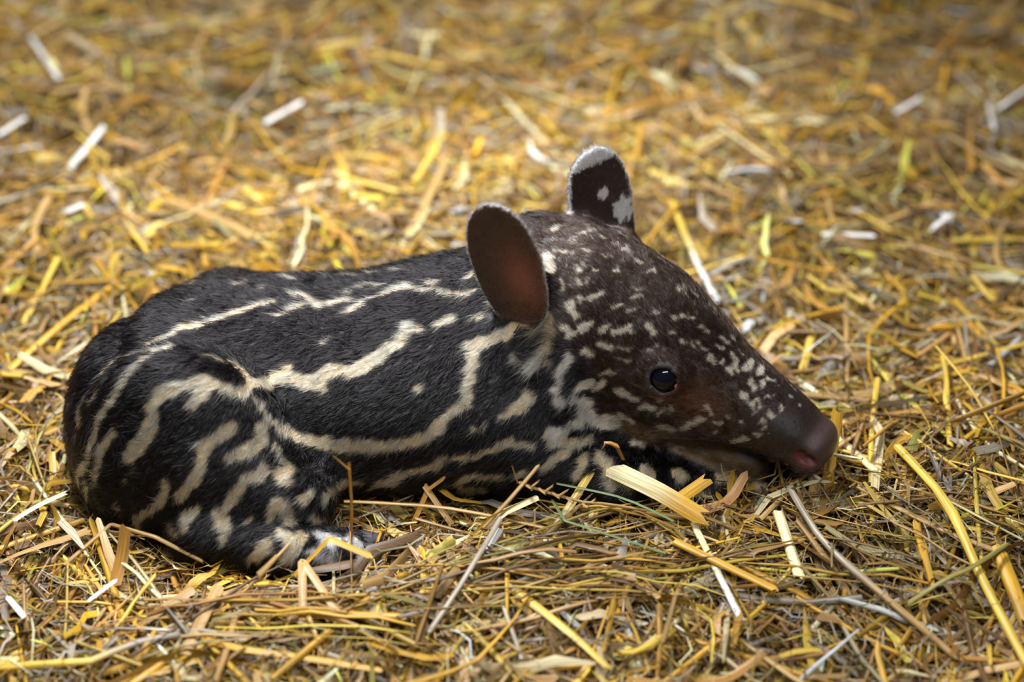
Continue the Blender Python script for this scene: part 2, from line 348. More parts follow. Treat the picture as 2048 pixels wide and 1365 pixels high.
# ------------------------------------------------------------ calf: skin mesh
t_ = build(.0022)
BV, BQ, GRID = t_
BN = normals(BV, BQ)
calf = bpy.data.objects.new('tapir_calf', None); COL.objects.link(calf)
tag(calf, 'young tapir calf with cream stripes and spots lying curled on straw', 'animal')
body_me = fast_mesh('body', BV, BQ)
BT = np.concatenate([BQ[:, [0, 1, 2]], BQ[:, [0, 2, 3]]])
BVH = BVHTree.FromPolygons([tuple(v) for v in BV.tolist()], [tuple(q) for q in BQ.tolist()])
def cast(px, py):
    d = ray(px, py); r = BVH.ray_cast(Vector(CAM), Vector(d))
    return None if r[0] is None else np.array(r[0])
def cast_marks(marks, grow=1.0):
    A = []; B = []; R = []
    for hw, pts in marks:
        P = []
        for (a, b), (c, d) in zip(pts[:-1], pts[1:]):
            n = max(1, int(math.hypot(c-a, d-b)/12))
            P += [(a+(c-a)*i/n, b+(d-b)*i/n) for i in range(n)]
        P.append(pts[-1]); P = [cast(*p) for p in P]
        for p, q in zip(P[:-1], P[1:]):
            if p is None or q is None or np.linalg.norm(p-q) > .03: continue
            A.append(p); B.append(q); R.append(hw/2569*grow)
    return np.array(A), np.array(B), np.array(R)
def mark_dist(P, seg):
    """signed distance to the nearest mark in metres (negative inside)"""
    A, B, R = seg; out = np.full(len(P), 1., np.float32)
    for a, b, r in zip(A, B, R):
        m = np.where(np.abs(P-(a+b)/2).max(1) < np.linalg.norm(b-a)/2+r+.006)[0]
        if len(m) == 0: continue
        ab = b-a; t = np.clip(((P[m]-a)@ab)/max(ab@ab, 1e-12), 0, 1)
        d = np.linalg.norm(P[m]-a-t[:, None]*ab, axis=1)-r
        out[m] = np.minimum(out[m], d)
    return out
SEG = {'body': cast_marks(BODY_MARKS), 'white': cast_marks(WHITE_MARKS), 'head': cast_marks(HEAD_MARKS), 'ear': cast_marks(EAR_MARKS), 'tan': cast_marks(TAN_MARKS)}
def mirror_body(P): return P*np.array([1, -1, 1])+np.array([0, .10, 0])
def mirror_head(P):
    q = (P-HO)@HR.T; q[:, 1] *= -1; return HO+q@HR
HEADF = REG['head']
def head_weight(P):
    r = HEADF(P); q = (P-HO)@HR.T
    j = REG['jaw'](P)
    a = np.clip(1-(np.minimum(r, j/.03)-.10)/.15, 0, 1)
    return a*np.clip((q[:, 0]+.012)/.03, 0, 1)
def ear_local(P, s):
    O, R, L = REG['ear'][s]; q = (P-O)@R.T; t = q[:, 0]/L; sx = q[:, 1]; c = q[:, 2]
    w = pchip(EARW[:, 0], EARW[:, 1], t); cu = .024*(1+1.2*np.clip(1-t, 0, 1))
    d = c-cu*sx*sx/np.maximum(w, .012)+.05*np.clip(t, 0, 1)**2*L
    return t, sx, d, w
def classify(P, Nn):
    """colour of coat, skin colour, hair length, hair density at skin points"""
    n = len(P); hw = head_weight(P); q = (P-HO)@HR.T
    far = P[:, 1] > .05
    qfar = q[:, 1] > .022
    Pm = P+.0016*np.stack([vnoise(P, 300, 11), vnoise(P, 300, 12), vnoise(P, 300, 13)], 1)
    Pb = np.where(far[:, None], mirror_body(Pm), Pm); Ph = np.where(qfar[:, None], mirror_head(Pm), Pm)
    db = mark_dist(Pb, SEG['body']); dh = mark_dist(Ph, SEG['head']); dw = mark_dist(Pb, SEG['white']); dt = mark_dist(Ph, SEG['tan']); de = mark_dist(Ph, SEG['ear'])
    black = s2l([14, 11, 12]); brown = s2l([45, 33, 27]); cream = s2l([238, 210, 162]); pale = s2l([240, 226, 200]); white = s2l([244, 240, 238]); tan = s2l([176, 140, 88])
    base = black*(1-hw[:, None])+brown*hw[:, None]
    # reddish hair before and below the eye, warm tan chin
    red = np.exp(-(((q[:, 0]-.178)/.022)**2+((q[:, 2]-.000)/.014)**2))*(np.abs(q[:, 1]) > .02)*hw
    base = base*(1-red[:, None]*.6)+s2l([104, 60, 38])*red[:, None]*.6
    chin = np.clip((-.036-q[:, 2]+.004*vnoise(P, 250, 51))/.016, 0, 1)*hw
    base = base*(1-.75*chin[:, None])+s2l([142, 114, 80])*.75*chin[:, None]
    f = lambda d, s=.0012: np.clip(.5-d/s, 0, 1)[:, None]
    col = base
    m = f(db)*(1-hw[:, None]*.3); col = col*(1-m)+cream*m
    m = f(dw); col = col*(1-m)+white*m
    m = f(dt, .005)*.9; col = col*(1-m)+(tan*.5+cream*.5)*m
    m = f(dh+.0003+.0009*vnoise(P, 1100, 31), .0016); col = col*(1-m)+pale*m
    skin = base*.8
    L = .0095*(1-hw)+.0052*hw
    snout = np.clip((q[:, 0]-.17)/.07, 0, 1)*hw
    L = L*(1-.62*snout); dens = 1+1.0*hw
    L = L*(1+1.2*np.clip(.5-dt/.006, 0, 1))
    crest = np.clip((P[:, 2]-.115)/.015, 0, 1)*(1-hw); L = L*(1+.25*crest)
    # ears
    inner = np.zeros(n); onear = np.zeros(n)
    for s in (-1, 1):
        t, sx, d, w = ear_local(P, s)
        on = (REG['earf'][s](P) < .0022) & (t > -.2)
        onear[on] = 1
        inn = on & (d > 0); inner[inn] = 1
        edge = np.minimum(w-np.abs(sx), (1-t)*.09)
        rim = on & (edge < (.0030 if s < 0 else .0026))
        tipb = on & (t > (.93 if s < 0 else .84)) & (d < 0)
        wr = np.exp(-((t-.30)/.28)**2-((sx+.010)/.014)**2)[:, None]; ic = s2l([156, 92, 74])*wr+s2l([72, 52, 42])*(1-wr)
        col = np.where(inn[:, None], ic, col); skin = np.where(inn[:, None], ic, skin)
        col = np.where((on & ~inn)[:, None], s2l([56, 42, 39]), col)
        if s > 0:   # pale blotches on the back of this ear
            for (tt, ss, rr) in ((.34, .017, .010), (.56, .002, .0045), (.14, .012, .005), (.16, -.020, .004)):
                bl = on & (d < 0) & (np.hypot((t-tt)*.088, sx-ss) < rr*(1+.3*vnoise(P, 500, 5)))
                col = np.where(bl[:, None], white, col)
        col = np.where((rim | tipb)[:, None], white, col)
        L = np.where(on, np.where(rim | tipb, .0042, .0034), L); dens = np.where(on, np.where(inn, 1.1, 1.8), dens)
    m = f(de)*(inner < .5)[:, None]; col = col*(1-m)+pale*m
    skin = np.where((inner > .5)[:, None], skin, col*(.7-.2*hw*(1-onear))[:, None]+base*(.2*hw*(1-onear))[:, None])
    # eyelids, nose pad, nostrils: bare
    for s in (-1, 1):
        c = EYEC[s]; r = np.linalg.norm((P-c)*1.0, axis=1)
        bare = r < .0172; dens = np.where(bare, 0, dens)
        lidc = s2l([58, 48, 44]); skin = np.where((r < .0192)[:, None], lidc, skin)
        can = c+.0125*EYER[s][0]-.0015*EYER[s][1]
        skin = np.where((np.linalg.norm(P-can, axis=1) < .0032)[:, None], s2l([150, 80, 78]), skin)
    pad = (q[:, 0] > .262)*hw; near = np.clip((q[:, 0]-.252)/.016, 0, 1)*hw
    dens = dens*(1-near)
    nose = s2l([80, 60, 58])*(1-np.clip((-.002-q[:, 2])/.012, 0, 1))[:, None]+s2l([122, 74, 74])*np.clip((-.002-q[:, 2])/.012, 0, 1)[:, None]
    skin = skin*(1-near[:, None])+nose*near[:, None]
    for s in (-1, 1):
        r = np.linalg.norm((P-hp(.2665, s*.0215, -.006))@HR.T/np.array([1.8, 1, 1]), axis=1); k = np.clip(1-(r-.003)/.004, 0, 1)[:, None]
        skin = skin*(1-k*.8)+s2l([120, 44, 42])*k*.8
    return col, skin, L, dens, hw, onear, inner
col, skin, Lh, dens, hw, onear, inner = classify(BV, BN)
point_attr(body_me, 'skin', 'FLOAT_COLOR', skin)
m_skin, nt, bs = node_mat('calf_skin')
a = N(nt, 'ShaderNodeAttribute', attribute_name='skin'); tx = N(nt, 'ShaderNodeTexNoise'); tx.inputs['Scale'].default_value = 900; tx.inputs['Detail'].default_value = 2
mx = N(nt, 'ShaderNodeMixRGB', blend_type='MULTIPLY'); mx.inputs[0].default_value = .5
nt.links.new(a.outputs['Color'], mx.inputs[1]); nt.links.new(tx.outputs['Fac'], mx.inputs[2]); nt.links.new(mx.outputs[0], bs.inputs['Base Color'])
bp = N(nt, 'ShaderNodeBump'); bp.inputs['Strength'].default_value = .35; bp.inputs['Distance'].default_value = .0008
nt.links.new(tx.outputs['Fac'], bp.inputs['Height']); nt.links.new(bp.outputs[0], bs.inputs['Normal']); bs.inputs['Roughness'].default_value = .42
body = link('body', body_me, calf, m_skin)

# ------------------------------------------------------------ fur strands rooted on the skin
NH = 330000
tri = BT; a0, a1, a2 = BV[tri[:, 0]], BV[tri[:, 1]], BV[tri[:, 2]]
area = .5*np.linalg.norm(np.cross(a1-a0, a2-a0), axis=1); fd = dens[tri].mean(1)
cz = (a0[:, 2]+a1[:, 2]+a2[:, 2])/3; wgt = area*fd*np.clip((cz+.01)/.01, 0, 1)*np.where((a0[:, 1] > .085), .45, 1)
ti = rng.choice(len(tri), NH, p=wgt/wgt.sum()); u = rng.random(NH); v = rng.random(NH); sw = u+v > 1; u[sw] = 1-u[sw]; v[sw] = 1-v[sw]
P = a0[ti]+u[:, None]*(a1[ti]-a0[ti])+v[:, None]*(a2[ti]-a0[ti])
Nn = BN[tri[ti, 0]]*(1-u-v)[:, None]+BN[tri[ti, 1]]*u[:, None]+BN[tri[ti, 2]]*v[:, None]; Nn /= np.linalg.norm(Nn, axis=1)[:, None]+1e-9
col, skin, Lh, dens, hw, onear, inner = classify(P, Nn)
keep = dens > .02; P, Nn, Lh, hw, onear, inner, col = P[keep], Nn[keep], Lh[keep], hw[keep], onear[keep], inner[keep], col[keep]; n = len(P)
# lay of the coat: back and down on the body, from nose to ears on the head, outward on the ears
q = (P-HO)@HR.T
D = np.stack([-.80+0*P[:, 0], .10*np.sign(P[:, 1]), -.62+0*P[:, 0]], 1)
leg = np.clip((.045-P[:, 2])/.03, 0, 1)[:, None]; D = D*(1-.4*leg)+np.array([-.2, 0, -.9])*.4*leg
DH = -HR[0]*1.0+HR[2]*(.25*np.tanh((q[:, 2]+.02)/.03))[:, None]*np.clip(1-(q[:, 0]-.1)/.08, 0, 1)[:, None]
D = D*(1-hw[:, None])+DH*hw[:, None]
for s in (-1, 1):
    O, R, L0 = REG['ear'][s]; near_ = (onear > .5) & (np.linalg.norm(P-(O+.5*L0*R[0]), axis=1) < .06)
    sx = ((P-O)@R.T)[:, 1]; D[near_] = R[0]+R[1]*(sx[near_]*25)[:, None]
wav = .30*(1-hw)+.34*hw
D = D/np.linalg.norm(D, axis=1)[:, None]
D = D+wav[:, None]*np.stack([vnoise(P, 60, 21), vnoise(P, 60, 22), vnoise(P, 60, 23)], 1)
cell = np.floor(P/.005).astype(np.int64); hsh = (cell[:, 0]*73856093 ^ cell[:, 1]*19349663 ^ cell[:, 2]*83492791) & 0xffff
tab = rng.normal(size=(65536, 3)); D = D+.22*tab[hsh]+.13*rng.normal(size=(n, 3))
D = D-Nn*(D*Nn).sum(1)[:, None]; D /= np.linalg.norm(D, axis=1)[:, None]+1e-9
mid = P+D*(Lh*.55)[:, None]; col2 = classify(mid, Nn)[0]; col = np.where((onear > .5)[:, None], col, col2)
lift = (.34+.16*rng.random(n)+.12*tab[hsh, 0])*(1-.35*onear); lift = np.clip(lift, .12, .75)
Lh = Lh*(.65+.6*rng.random(n))
K = 4; T = np.linspace(0, 1, K)
pts = np.empty((n, K, 3), np.float32); bendv = rng.normal(size=(n, 3))*.10
for i, t in enumerate(T):
    pts[:, i] = P-Nn*.0004+Lh[:, None]*(D*t+Nn*(lift*(t-.55*t*t))[:, None]+bendv*t*t)
rad = (np.array([.85, 1.0, .7, .12])[None]*(.00017+.00007*rng.random(n))[:, None]*np.where(hw > .5, .85, 1.1)[:, None]).astype(np.float32)
brow = hw*(onear < .5)*np.clip((q[:, 2]-.005)/.03, .15, 1)*np.clip((.19-q[:, 0])/.05, 0, 1)
tuft = (((hsh*7919) % 1000) < 42)*(rng.random(n) < .75) | (rng.random(n) < .035)
col = np.where((tuft & (rng.random(n) < brow))[:, None], s2l([176, 158, 136]), col)
dk = (hw > .5) & (onear < .5) & (col.mean(1) > .3) & (rng.random(n) < .12); col[dk] = s2l([70, 52, 42])
Lh = Lh*(1+.35*brow)
bright = np.exp(.22*rng.normal(size=n)); colh = np.clip(col*bright[:, None], 0, .95)
light_ = colh.mean(1) > .15
colh[light_] = colh[light_]*(1+.10*rng.normal(size=(light_.sum(), 1))*np.array([[.2, .6, 1.4]]))
colh = np.clip(colh, .002, .95)
hc = bpy.data.hair_curves.new('fur'); hc.add_curves([K]*n)
hc.attributes['position'].data.foreach_set('vector', pts.ravel()) if 'position' in hc.attributes else None
ra = hc.attributes.get('radius') or hc.attributes.new('radius', 'FLOAT', 'POINT'); ra.data.foreach_set('value', rad.ravel())
ca = hc.attributes.new('coat', 'FLOAT_COLOR', 'CURVE'); cc = np.ones((n, 4), np.float32); cc[:, :3] = colh; ca.data.foreach_set('color', cc.ravel())
m_fur = bpy.data.materials.new('calf_fur'); m_fur.use_nodes = True; nt = m_fur.node_tree
for nd in list(nt.nodes):
    if nd.type == 'BSDF_PRINCIPLED': nt.nodes.remove(nd)
hb = N(nt, 'ShaderNodeBsdfHairPrincipled'); hb.parametrization = 'COLOR'
a = N(nt, 'ShaderNodeAttribute', attribute_name='coat'); nt.links.new(a.outputs['Color'], hb.inputs['Color'])
hb.inputs['IOR'].default_value = 1.38; hb.inputs['Roughness'].default_value = .28; hb.inputs['Radial Roughness'].default_value = .45; hb.inputs['Random Roughness'].default_value = .2
nt.links.new(hb.outputs[0], nt.nodes['Material Output'].inputs['Surface'])
fur = link('fur', hc, calf, m_fur); tag(fur, kind='stuff')

# ------------------------------------------------------------ eyes
def eyeball(s):
    c = EYEC[s]; R = EYER[s]; n = R[2]; r = .0137; nu, nv = 28, 48
    V = []; Cc = []
    for i in range(nu+1):
        th = math.pi*i/nu
        for j in range(nv):
            ph = 2*math.pi*j/nv; d = math.cos(th)*n+math.sin(th)*(math.cos(ph)*R[0]+math.sin(ph)*R[1])
            V.append(c+r*d); x, y = math.sin(th)*math.cos(ph), math.sin(th)*math.sin(ph)
            e = math.hypot(x/.86, y/.80) if th < 1.57 else 2
            if e < .84: k = s2l([10, 11, 22])
            elif e < .93: k = s2l([22, 22, 34])
            elif e < 1.02: k = s2l([150, 138, 136])
            else: k = s2l([150, 82, 80])
            Cc.append(k)
    F = [(i*nv+j, (i+1)*nv+j, (i+1)*nv+(j+1) % nv, i*nv+(j+1) % nv) for i in range(nu) for j in range(nv)]
    me = fast_mesh('eyeball', V, F); point_attr(me, 'skin', 'FLOAT_COLOR', np.array(Cc)); return me
m_eye, nt, bs = node_mat('wet_eye'); a = N(nt, 'ShaderNodeAttribute', attribute_name='skin'); nt.links.new(a.outputs['Color'], bs.inputs['Base Color'])
bs.inputs['Roughness'].default_value = .03; bs.inputs['IOR'].default_value = 1.38
for s in (-1, 1):
    o = link('eyeball', eyeball(s), calf, m_eye); tag(o, 'glossy dark eye')

# pink corner of the eye
for s in (-1, 1):
    V = []; R = EYER[s]; c = EYEC[s]+.0064*R[2]+.0116*R[0]-.0012*R[1]+.0018*R[2]; nu, nv = 8, 12
    for i in range(nu+1):
        for j in range(nv):
            th = math.pi*i/nu; ph = 2*math.pi*j/nv; V.append(c+.0042*math.cos(th)*R[0]+.0030*math.sin(th)*math.cos(ph)*R[1]+.0030*math.sin(th)*math.sin(ph)*R[2])
    F = [(i*nv+j, (i+1)*nv+j, (i+1)*nv+(j+1) % nv, i*nv+(j+1) % nv) for i in range(nu) for j in range(nv)]
    me = fast_mesh('eye_corner', V, F); point_attr(me, 'skin', 'FLOAT_COLOR', np.tile(s2l([196, 104, 104]), (len(V), 1)))
    link('eye_corner', me, calf, m_eye)

# ------------------------------------------------------------ hooves of the outstretched feet
m_hoof, nt, bs = node_mat('hoof_horn'); bs.inputs['Base Color'].default_value = (*s2l([70, 66, 72]), 1); bs.inputs['Roughness'].default_value = .45
def hoof(c, d, r, l):
    d = unit(d); R = frame(d, [0, 0, 1]); V = []; F = []; nu, nv = 8, 12
    for i in range(nu+1):
        t = i/nu; rr = r*math.sqrt(max(0, 1-(max(0, t-.35)/.65)**2.4))*(1.0-.1*t)
        for j in range(nv):
            a = 2*math.pi*j/nv; V.append(np.array(c)+d*(t*l)+R[1]*rr*math.cos(a)+R[2]*(rr*.75*max(math.sin(a), -.55)))
    for i in range(nu):
        for j in range(nv): F.append((i*nv+j, i*nv+(j+1) % nv, (i+1)*nv+(j+1) % nv, (i+1)*nv+j))
    link('hoof', fast_mesh('hoof', V, F), calf, m_hoof)
for yy, a in ((-.154, -.25), (-.142, 0), (-.130, .25)): hoof([-.112, yy, .010], [1, a*.6, -.12], .0078, .020)
for yy, a in ((-.061, -.25), (-.050, 0), (-.039, .25)): hoof([.226, yy, .000], [1, a*.6, -.05], .0068, .018)

# ------------------------------------------------------------ straw
PAL = {'golden': [208, 158, 50], 'yellow': [228, 190, 80], 'pale': [236, 218, 164], 'tan': [190, 152, 94], 'brown': [128, 94, 50], 'grey': [164, 150, 130], 'white': [244, 240, 232], 'olive': [156, 144, 74], 'green': [112, 128, 84], 'amber': [182, 132, 58]}
def sdf_at(P):
    g = (P-GRID.lo)/GRID.h; i = np.floor(g).astype(int); ok = ((i >= 0) & (i < GRID.n-1)).all(-1)
    out = np.full(P.shape[:-1], .2); ii = i[ok]; out[ok] = GRID.F[ii[:, 0], ii[:, 1], ii[:, 2]]; return out
def strands(C, W, H, m, roll, closed, seedcol):
    """C (n,k,3) centre lines, W,H (n,k) width and thickness, m points round each section"""
    n, k = C.shape[:2]; t = np.gradient(C, axis=1); t /= np.linalg.norm(t, axis=2)[..., None]+1e-9
    ref = np.zeros_like(t); ref[..., 2] = 1; ref[np.abs(t[..., 2]) > .93] = (1, .2, 0)
    a = np.cross(t, ref); a /= np.linalg.norm(a, axis=2)[..., None]+1e-9; b = np.cross(a, t)
    cr, sr = np.cos(roll)[..., None], np.sin(roll)[..., None]; a, b = a*cr+b*sr, b*cr-a*sr
    if closed: ang = np.arange(m)*2*np.pi/m; px, py = np.cos(ang), np.sin(ang)
    else: x = np.linspace(-1, 1, m); px, py = x, (1-x*x)
    V = C[:, :, None]+a[:, :, None]*(px[None, None, :, None]*W[:, :, None, None]/2)+b[:, :, None]*(py[None, None, :, None]*H[:, :, None, None]/2)
    fr = W.max(1)*.9; V[:, 0] -= t[:, 0][:, None]*(rng.random((n, m))**2*fr[:, None])[..., None]; V[:, -1] += t[:, -1][:, None]*(rng.random((n, m))**2*fr[:, None])[..., None]   # torn ends
    base = np.arange(n)[:, None, None]*k*m+np.arange(k-1)[None, :, None]*m; mm = np.arange(m if closed else m-1)[None, None]
    nx = (mm+1) % m
    F = np.stack([base+mm, base+nx, base+nx+m, base+mm+m], -1).reshape(-1, 4)
    ln = np.concatenate([np.zeros((n, 1)), np.cumsum(np.linalg.norm(np.diff(C, axis=1), axis=2), 1)], 1)
    st = np.empty((n, k, m, 3), np.float32); st[..., 0] = np.arange(m)/m*(W[:, :, None]*520); st[..., 1] = ln[:, :, None]*9; st[..., 2] = rng.random(n)[:, None, None]*50
    col = np.broadcast_to(seedcol[:, None, None], (n, k, m, 3))
    return V.reshape(-1, 3), F, st.reshape(-1, 3), col.reshape(-1, 3)
m_straw, nt, bs = node_mat('dry_straw')
ac = N(nt, 'ShaderNodeAttribute', attribute_name='straw'); av = N(nt, 'ShaderNodeAttribute', attribute_name='st')
tx = N(nt, 'ShaderNodeTexNoise'); tx.inputs['Scale'].default_value = 3.2; tx.inputs['Detail'].default_value = 3
mp = N(nt, 'ShaderNodeMapRange'); mp.inputs['From Min'].default_value = .3; mp.inputs['From Max'].default_value = .7; mp.inputs['To Min'].default_value = .50; mp.inputs['To Max'].default_value = 1.22
mx = N(nt, 'ShaderNodeVectorMath', operation='SCALE')
nt.links.new(av.outputs['Vector'], tx.inputs['Vector']); nt.links.new(tx.outputs['Fac'], mp.inputs['Value']); nt.links.new(ac.outputs['Vector'], mx.inputs[0]); nt.links.new(mp.outputs[0], mx.inputs['Scale'])
nt.links.new(mx.outputs[0], bs.inputs['Base Color']); bs.inputs['Roughness'].default_value = .42; bs.inputs['Specular IOR Level'].default_value = .45
bp = N(nt, 'ShaderNodeBump'); bp.inputs['Strength'].default_value = .35; bp.inputs['Distance'].default_value = .0006; nt.links.new(tx.outputs['Fac'], bp.inputs['Height']); nt.links.new(bp.outputs[0], bs.inputs['Normal'])
def bed_centres(n, dens_out):
    """positions over the bed, most of them where the calf lies"""
    k = int(n*(1-dens_out)); A = np.stack([rng.uniform(-.75, .75, k), rng.uniform(-.48, .95, k)], 1)
    B = np.stack([rng.uniform(-1.5, 1.5, n-k), rng.uniform(-.8, 1.9, n-k)], 1); return np.concatenate([A, B])
def colours(n, names, probs):
    c = np.array([s2l(PAL[x]) for x in names])[rng.choice(len(names), n, p=np.array(probs)/sum(probs))]
    return np.clip(c*np.exp(.30*rng.normal(size=(n, 1)))*(1+.03*rng.normal(size=(n, 3))), .01, .9)
def lay(n, Lmin, Lmax, zlo, zhi, tilt, k, curve, dens_out=.22):
    c = bed_centres(n, dens_out); th = rng.uniform(0, np.pi*2, n); L = Lmin+(Lmax-Lmin)*rng.random(n)**1.6
    s = np.linspace(-.5, .5, k); d = np.stack([np.cos(th), np.sin(th)], 1); pd = np.stack([-d[:, 1], d[:, 0]], 1)
    XY = c[:, None]+d[:, None]*(s[None, :, None]*L[:, None, None])+pd[:, None]*((s**2)[None, :, None]*(rng.normal(size=n)*curve*L)[:, None, None])
    tl = rng.normal(size=n)*tilt
    Z = gheight(XY[..., 0], XY[..., 1])+rng.uniform(zlo, zhi, n)[:, None]+s[None]*(L*tl)[:, None]+(s**2)[None]*(rng.normal(size=n)*curve*L*.5)[:, None]
    C = np.concatenate([XY, Z[..., None]], 2)+rng.normal(size=(n, k, 3))*(np.minimum(L, .06)*curve*.12)[:, None, None]
    ok = (sdf_at(C) > .003).all(1); return C[ok]
parts = []
def put(C, w0, w1, hr, m, closed, names, probs, twist=.3):
    n, k = C.shape[:2]; w = w0+(w1-w0)*rng.random(n)**1.3; W = np.repeat(w[:, None], k, 1); W[:, -1] *= rng.uniform(.15, 1, n); W[:, 0] *= rng.uniform(.3, 1, n)
    roll = rng.normal(size=n)[:, None]*.5+np.linspace(0, 1, k)[None]*rng.normal(size=n)[:, None]*twist
    parts.append(strands(C, W, W*hr, m, roll, closed, colours(n, names, probs)*(.80*np.exp(.28*vnoise(C[:, 0, :2], 7, 41)+.22*vnoise(C[:, 0, :2], 22, 42)))[:, None]))
MIX = ['golden', 'yellow', 'pale', 'tan', 'brown', 'grey', 'white', 'olive', 'amber']
put(lay(15000, .03, .15, -.010, .014, .13, 4, .035), .0022, .0066, .6, 5, True, MIX, [26, 14, 7, 22, 13, 9, .8, 3, 10])
put(lay(17000, .015, .10, -.008, .015, .20, 5, .28), .0020, .0090, .22, 3, False, MIX, [24, 12, 7, 24, 16, 10, 1, 3, 10], 1.0)
put(lay(90000, .008, .060, -.004, .016, .25, 4, .6), .0005, .0016, .3, 2, False, MIX, [16, 9, 6, 28, 22, 20, 1, 3, 6], 1.5)
def swath(n, px, py, rx, ry, ang, Lmin, Lmax):
    """stems combed the same way, as they fell from the bale"""
    c = at_z(px, py, .015)[:2]+rng.normal(size=(n, 2))*np.array([rx, ry]); th = ang+rng.normal(size=n)*.24; L = rng.uniform(Lmin, Lmax, n); s = np.linspace(-.5, .5, 5)
    d = np.stack([np.cos(th), np.sin(th)], 1); XY = c[:, None]+d[:, None]*(s[None, :, None]*L[:, None, None])
    Z = gheight(XY[..., 0], XY[..., 1])+rng.uniform(.008, .022, n)[:, None]+(s**2)[None]*(-.06*L)[:, None]+s[None]*(L*rng.normal(size=n)*.04)[:, None]
    C = np.concatenate([XY, Z[..., None]], 2); return C[(sdf_at(C) > .004).all(1)]
put(swath(48, 1150, 1140, .055, .026, .26, .05, .17), .0010, .0042, .6, 5, True, MIX, [20, 14, 8, 24, 14, 12, 0, 8, 8])
put(swath(30, 560, 1235, .06, .020, .0, .06, .18), .0010, .0038, .6, 5, True, MIX, [24, 18, 8, 22, 12, 10, 0, 4, 8])
put(swath(26, 1800, 1080, .06, .03, -.5, .05, .16), .0010, .0040, .6, 5, True, MIX, [24, 16, 8, 22, 12, 12, 0, 4, 8])
V = []; F = []; S_ = []; Cc = []; off = 0
for v_, f_, s_, c_ in parts:
    V.append(v_); F.append(f_+off); S_.append(s_); Cc.append(c_); off += len(v_)
bed_me = fast_mesh('straw_bed', np.concatenate(V), np.concatenate(F)); point_attr(bed_me, 'straw', 'FLOAT_COLOR', np.concatenate(Cc)); point_attr(bed_me, 'st', 'FLOAT_VECTOR', np.concatenate(S_))
bed = link('straw_bed', bed_me, None, m_straw); tag(bed, 'deep bed of chopped golden straw and chaff covering the floor', 'straw', kind='stuff')

# ------------------------------------------------------------ single straws that can be told apart
def straw_mesh(name, C, w, hr, m, closed, colour, roll=0., twist=0., taper=1., node=None, col2=None):
    C = np.array(C, float)[None]; k = C.shape[1]; W = np.full((1, k), w); W[0] *= np.linspace(1, taper, k)
    if node is not None: W[0, int(node*(k-1))] *= 1.25
    v, f, s, c = strands(C, W, W*hr, m, np.full((1, k), roll)+np.linspace(0, twist, k)[None], closed, s2l(PAL[colour])[None])
    c = c.copy()
    if col2:
        t = np.repeat(np.linspace(0, 1, k), m)[:, None]; t = np.clip((t-.45)*4, 0, 1); c = c*(1-t)+s2l(PAL[col2])*t
    me = fast_mesh(name, v, f); point_attr(me, 'straw', 'FLOAT_COLOR', c); point_attr(me, 'st', 'FLOAT_VECTOR', s); me.materials.append(m_straw); return me
def smooth_line(P, k, sharp):
    P = np.array(P, float)
    if len(P) == 2 or sharp:
        d = np.concatenate([[0], np.cumsum(np.linalg.norm(np.diff(P, axis=0), axis=1))]); t = np.linspace(0, d[-1], k)
        if sharp: t = np.sort(np.concatenate([t, d[1:-1]-.001, d[1:-1]+.001]))
        return np.stack([np.interp(t, d, P[:, i]) for i in range(3)], 1)
    d = np.concatenate([[0], np.cumsum(np.linalg.norm(np.diff(P, axis=0), axis=1))]); t = np.linspace(0, d[-1], k)
    return np.stack([pchip(d, P[:, i], t) for i in range(3)], 1)
def top_z(x, y): return float(gheight(np.array(x), np.array(y)))
taken = []
def hero(name, label, cat, pts, wpx, colour, form='tube', hr=.6, sharp=False, group=None, roll=0., twist=0., taper=1., node=None, col2=None, extra=None):
    """pts: (px, py, height above bed)"""
    P = []
    for px, py, h in pts:
        z = h
        for _ in range(4): p = at_z(px, py, z); z = top_z(p[0], p[1])+h
        P.append(at_z(px, py, z))
    P = np.array(P); taken.extend((q[0], q[1]) for q in smooth_line(P, 6, False)); o0 = P.mean(0); o0[2] = P[:, 2].min(); C = smooth_line(P-o0, 9, sharp)
    m, cl = {'tube': (8, True), 'flat': (4, False), 'thin': (5, True)}[form]
    me = straw_mesh(name, C, wpx/2569, hr, m, cl, colour, roll, twist, taper, node, col2)
    if extra is None:
        o = link(name, me); o.location = o0
    else:
        o = bpy.data.objects.new(name, None); COL.objects.link(o); o.location = o0; link('stem', me, o)
        for nm, q, ww in extra:
            Q = []
            for px, py, h in q:
                p = at_z(px, py, h)
                Q.append(p-o0)
            link(nm, straw_mesh(nm, smooth_line(Q, 4, False), ww/2569, .7, 5, True, colour, taper=.6), o)
    tag(o, label, cat, group); return o
ST = 'straw_stalk'; LF = 'straw_leaf'
hero('flattened_straw', 'broad flattened pale straw with frayed end below the calf\'s chin', 'straw', [(1240, 946, .040), (1320, 985, .034), (1395, 1030, .026)], 34, 'pale', 'flat', .25, roll=-.7, col2='golden')
hero(ST, 'split pale yellow stalk leaning up against the calf\'s foreleg', 'straw', [(1082, 1105, .006), (1135, 1020, .020), (1188, 934, .040)], 17, 'pale', 'flat', .5, col2='yellow')
hero(ST, 'upright golden straw standing behind the calf\'s nose', 'straw', [(1655, 965, .004), (1664, 900, .022), (1676, 826, .046)], 22, 'golden', 'flat', .4)
hero(ST, 'cream straw slanting down just past the calf\'s nose', 'straw', [(1660, 862, .012), (1750, 942, .012)], 17, 'pale')
hero(ST, 'tan straw folded in a tall upturned V below the hind foot', 'straw', [(606, 1245, .012), (604, 1122, .030), (674, 1224, .012)], 15, 'tan', 'flat', .3, True)
hero(ST, 'folded golden straw propped over the calf\'s hind hooves', 'straw', [(590, 1150, .012), (658, 1078, .044), (738, 1112, .030)], 15, 'golden', 'flat', .3, True)
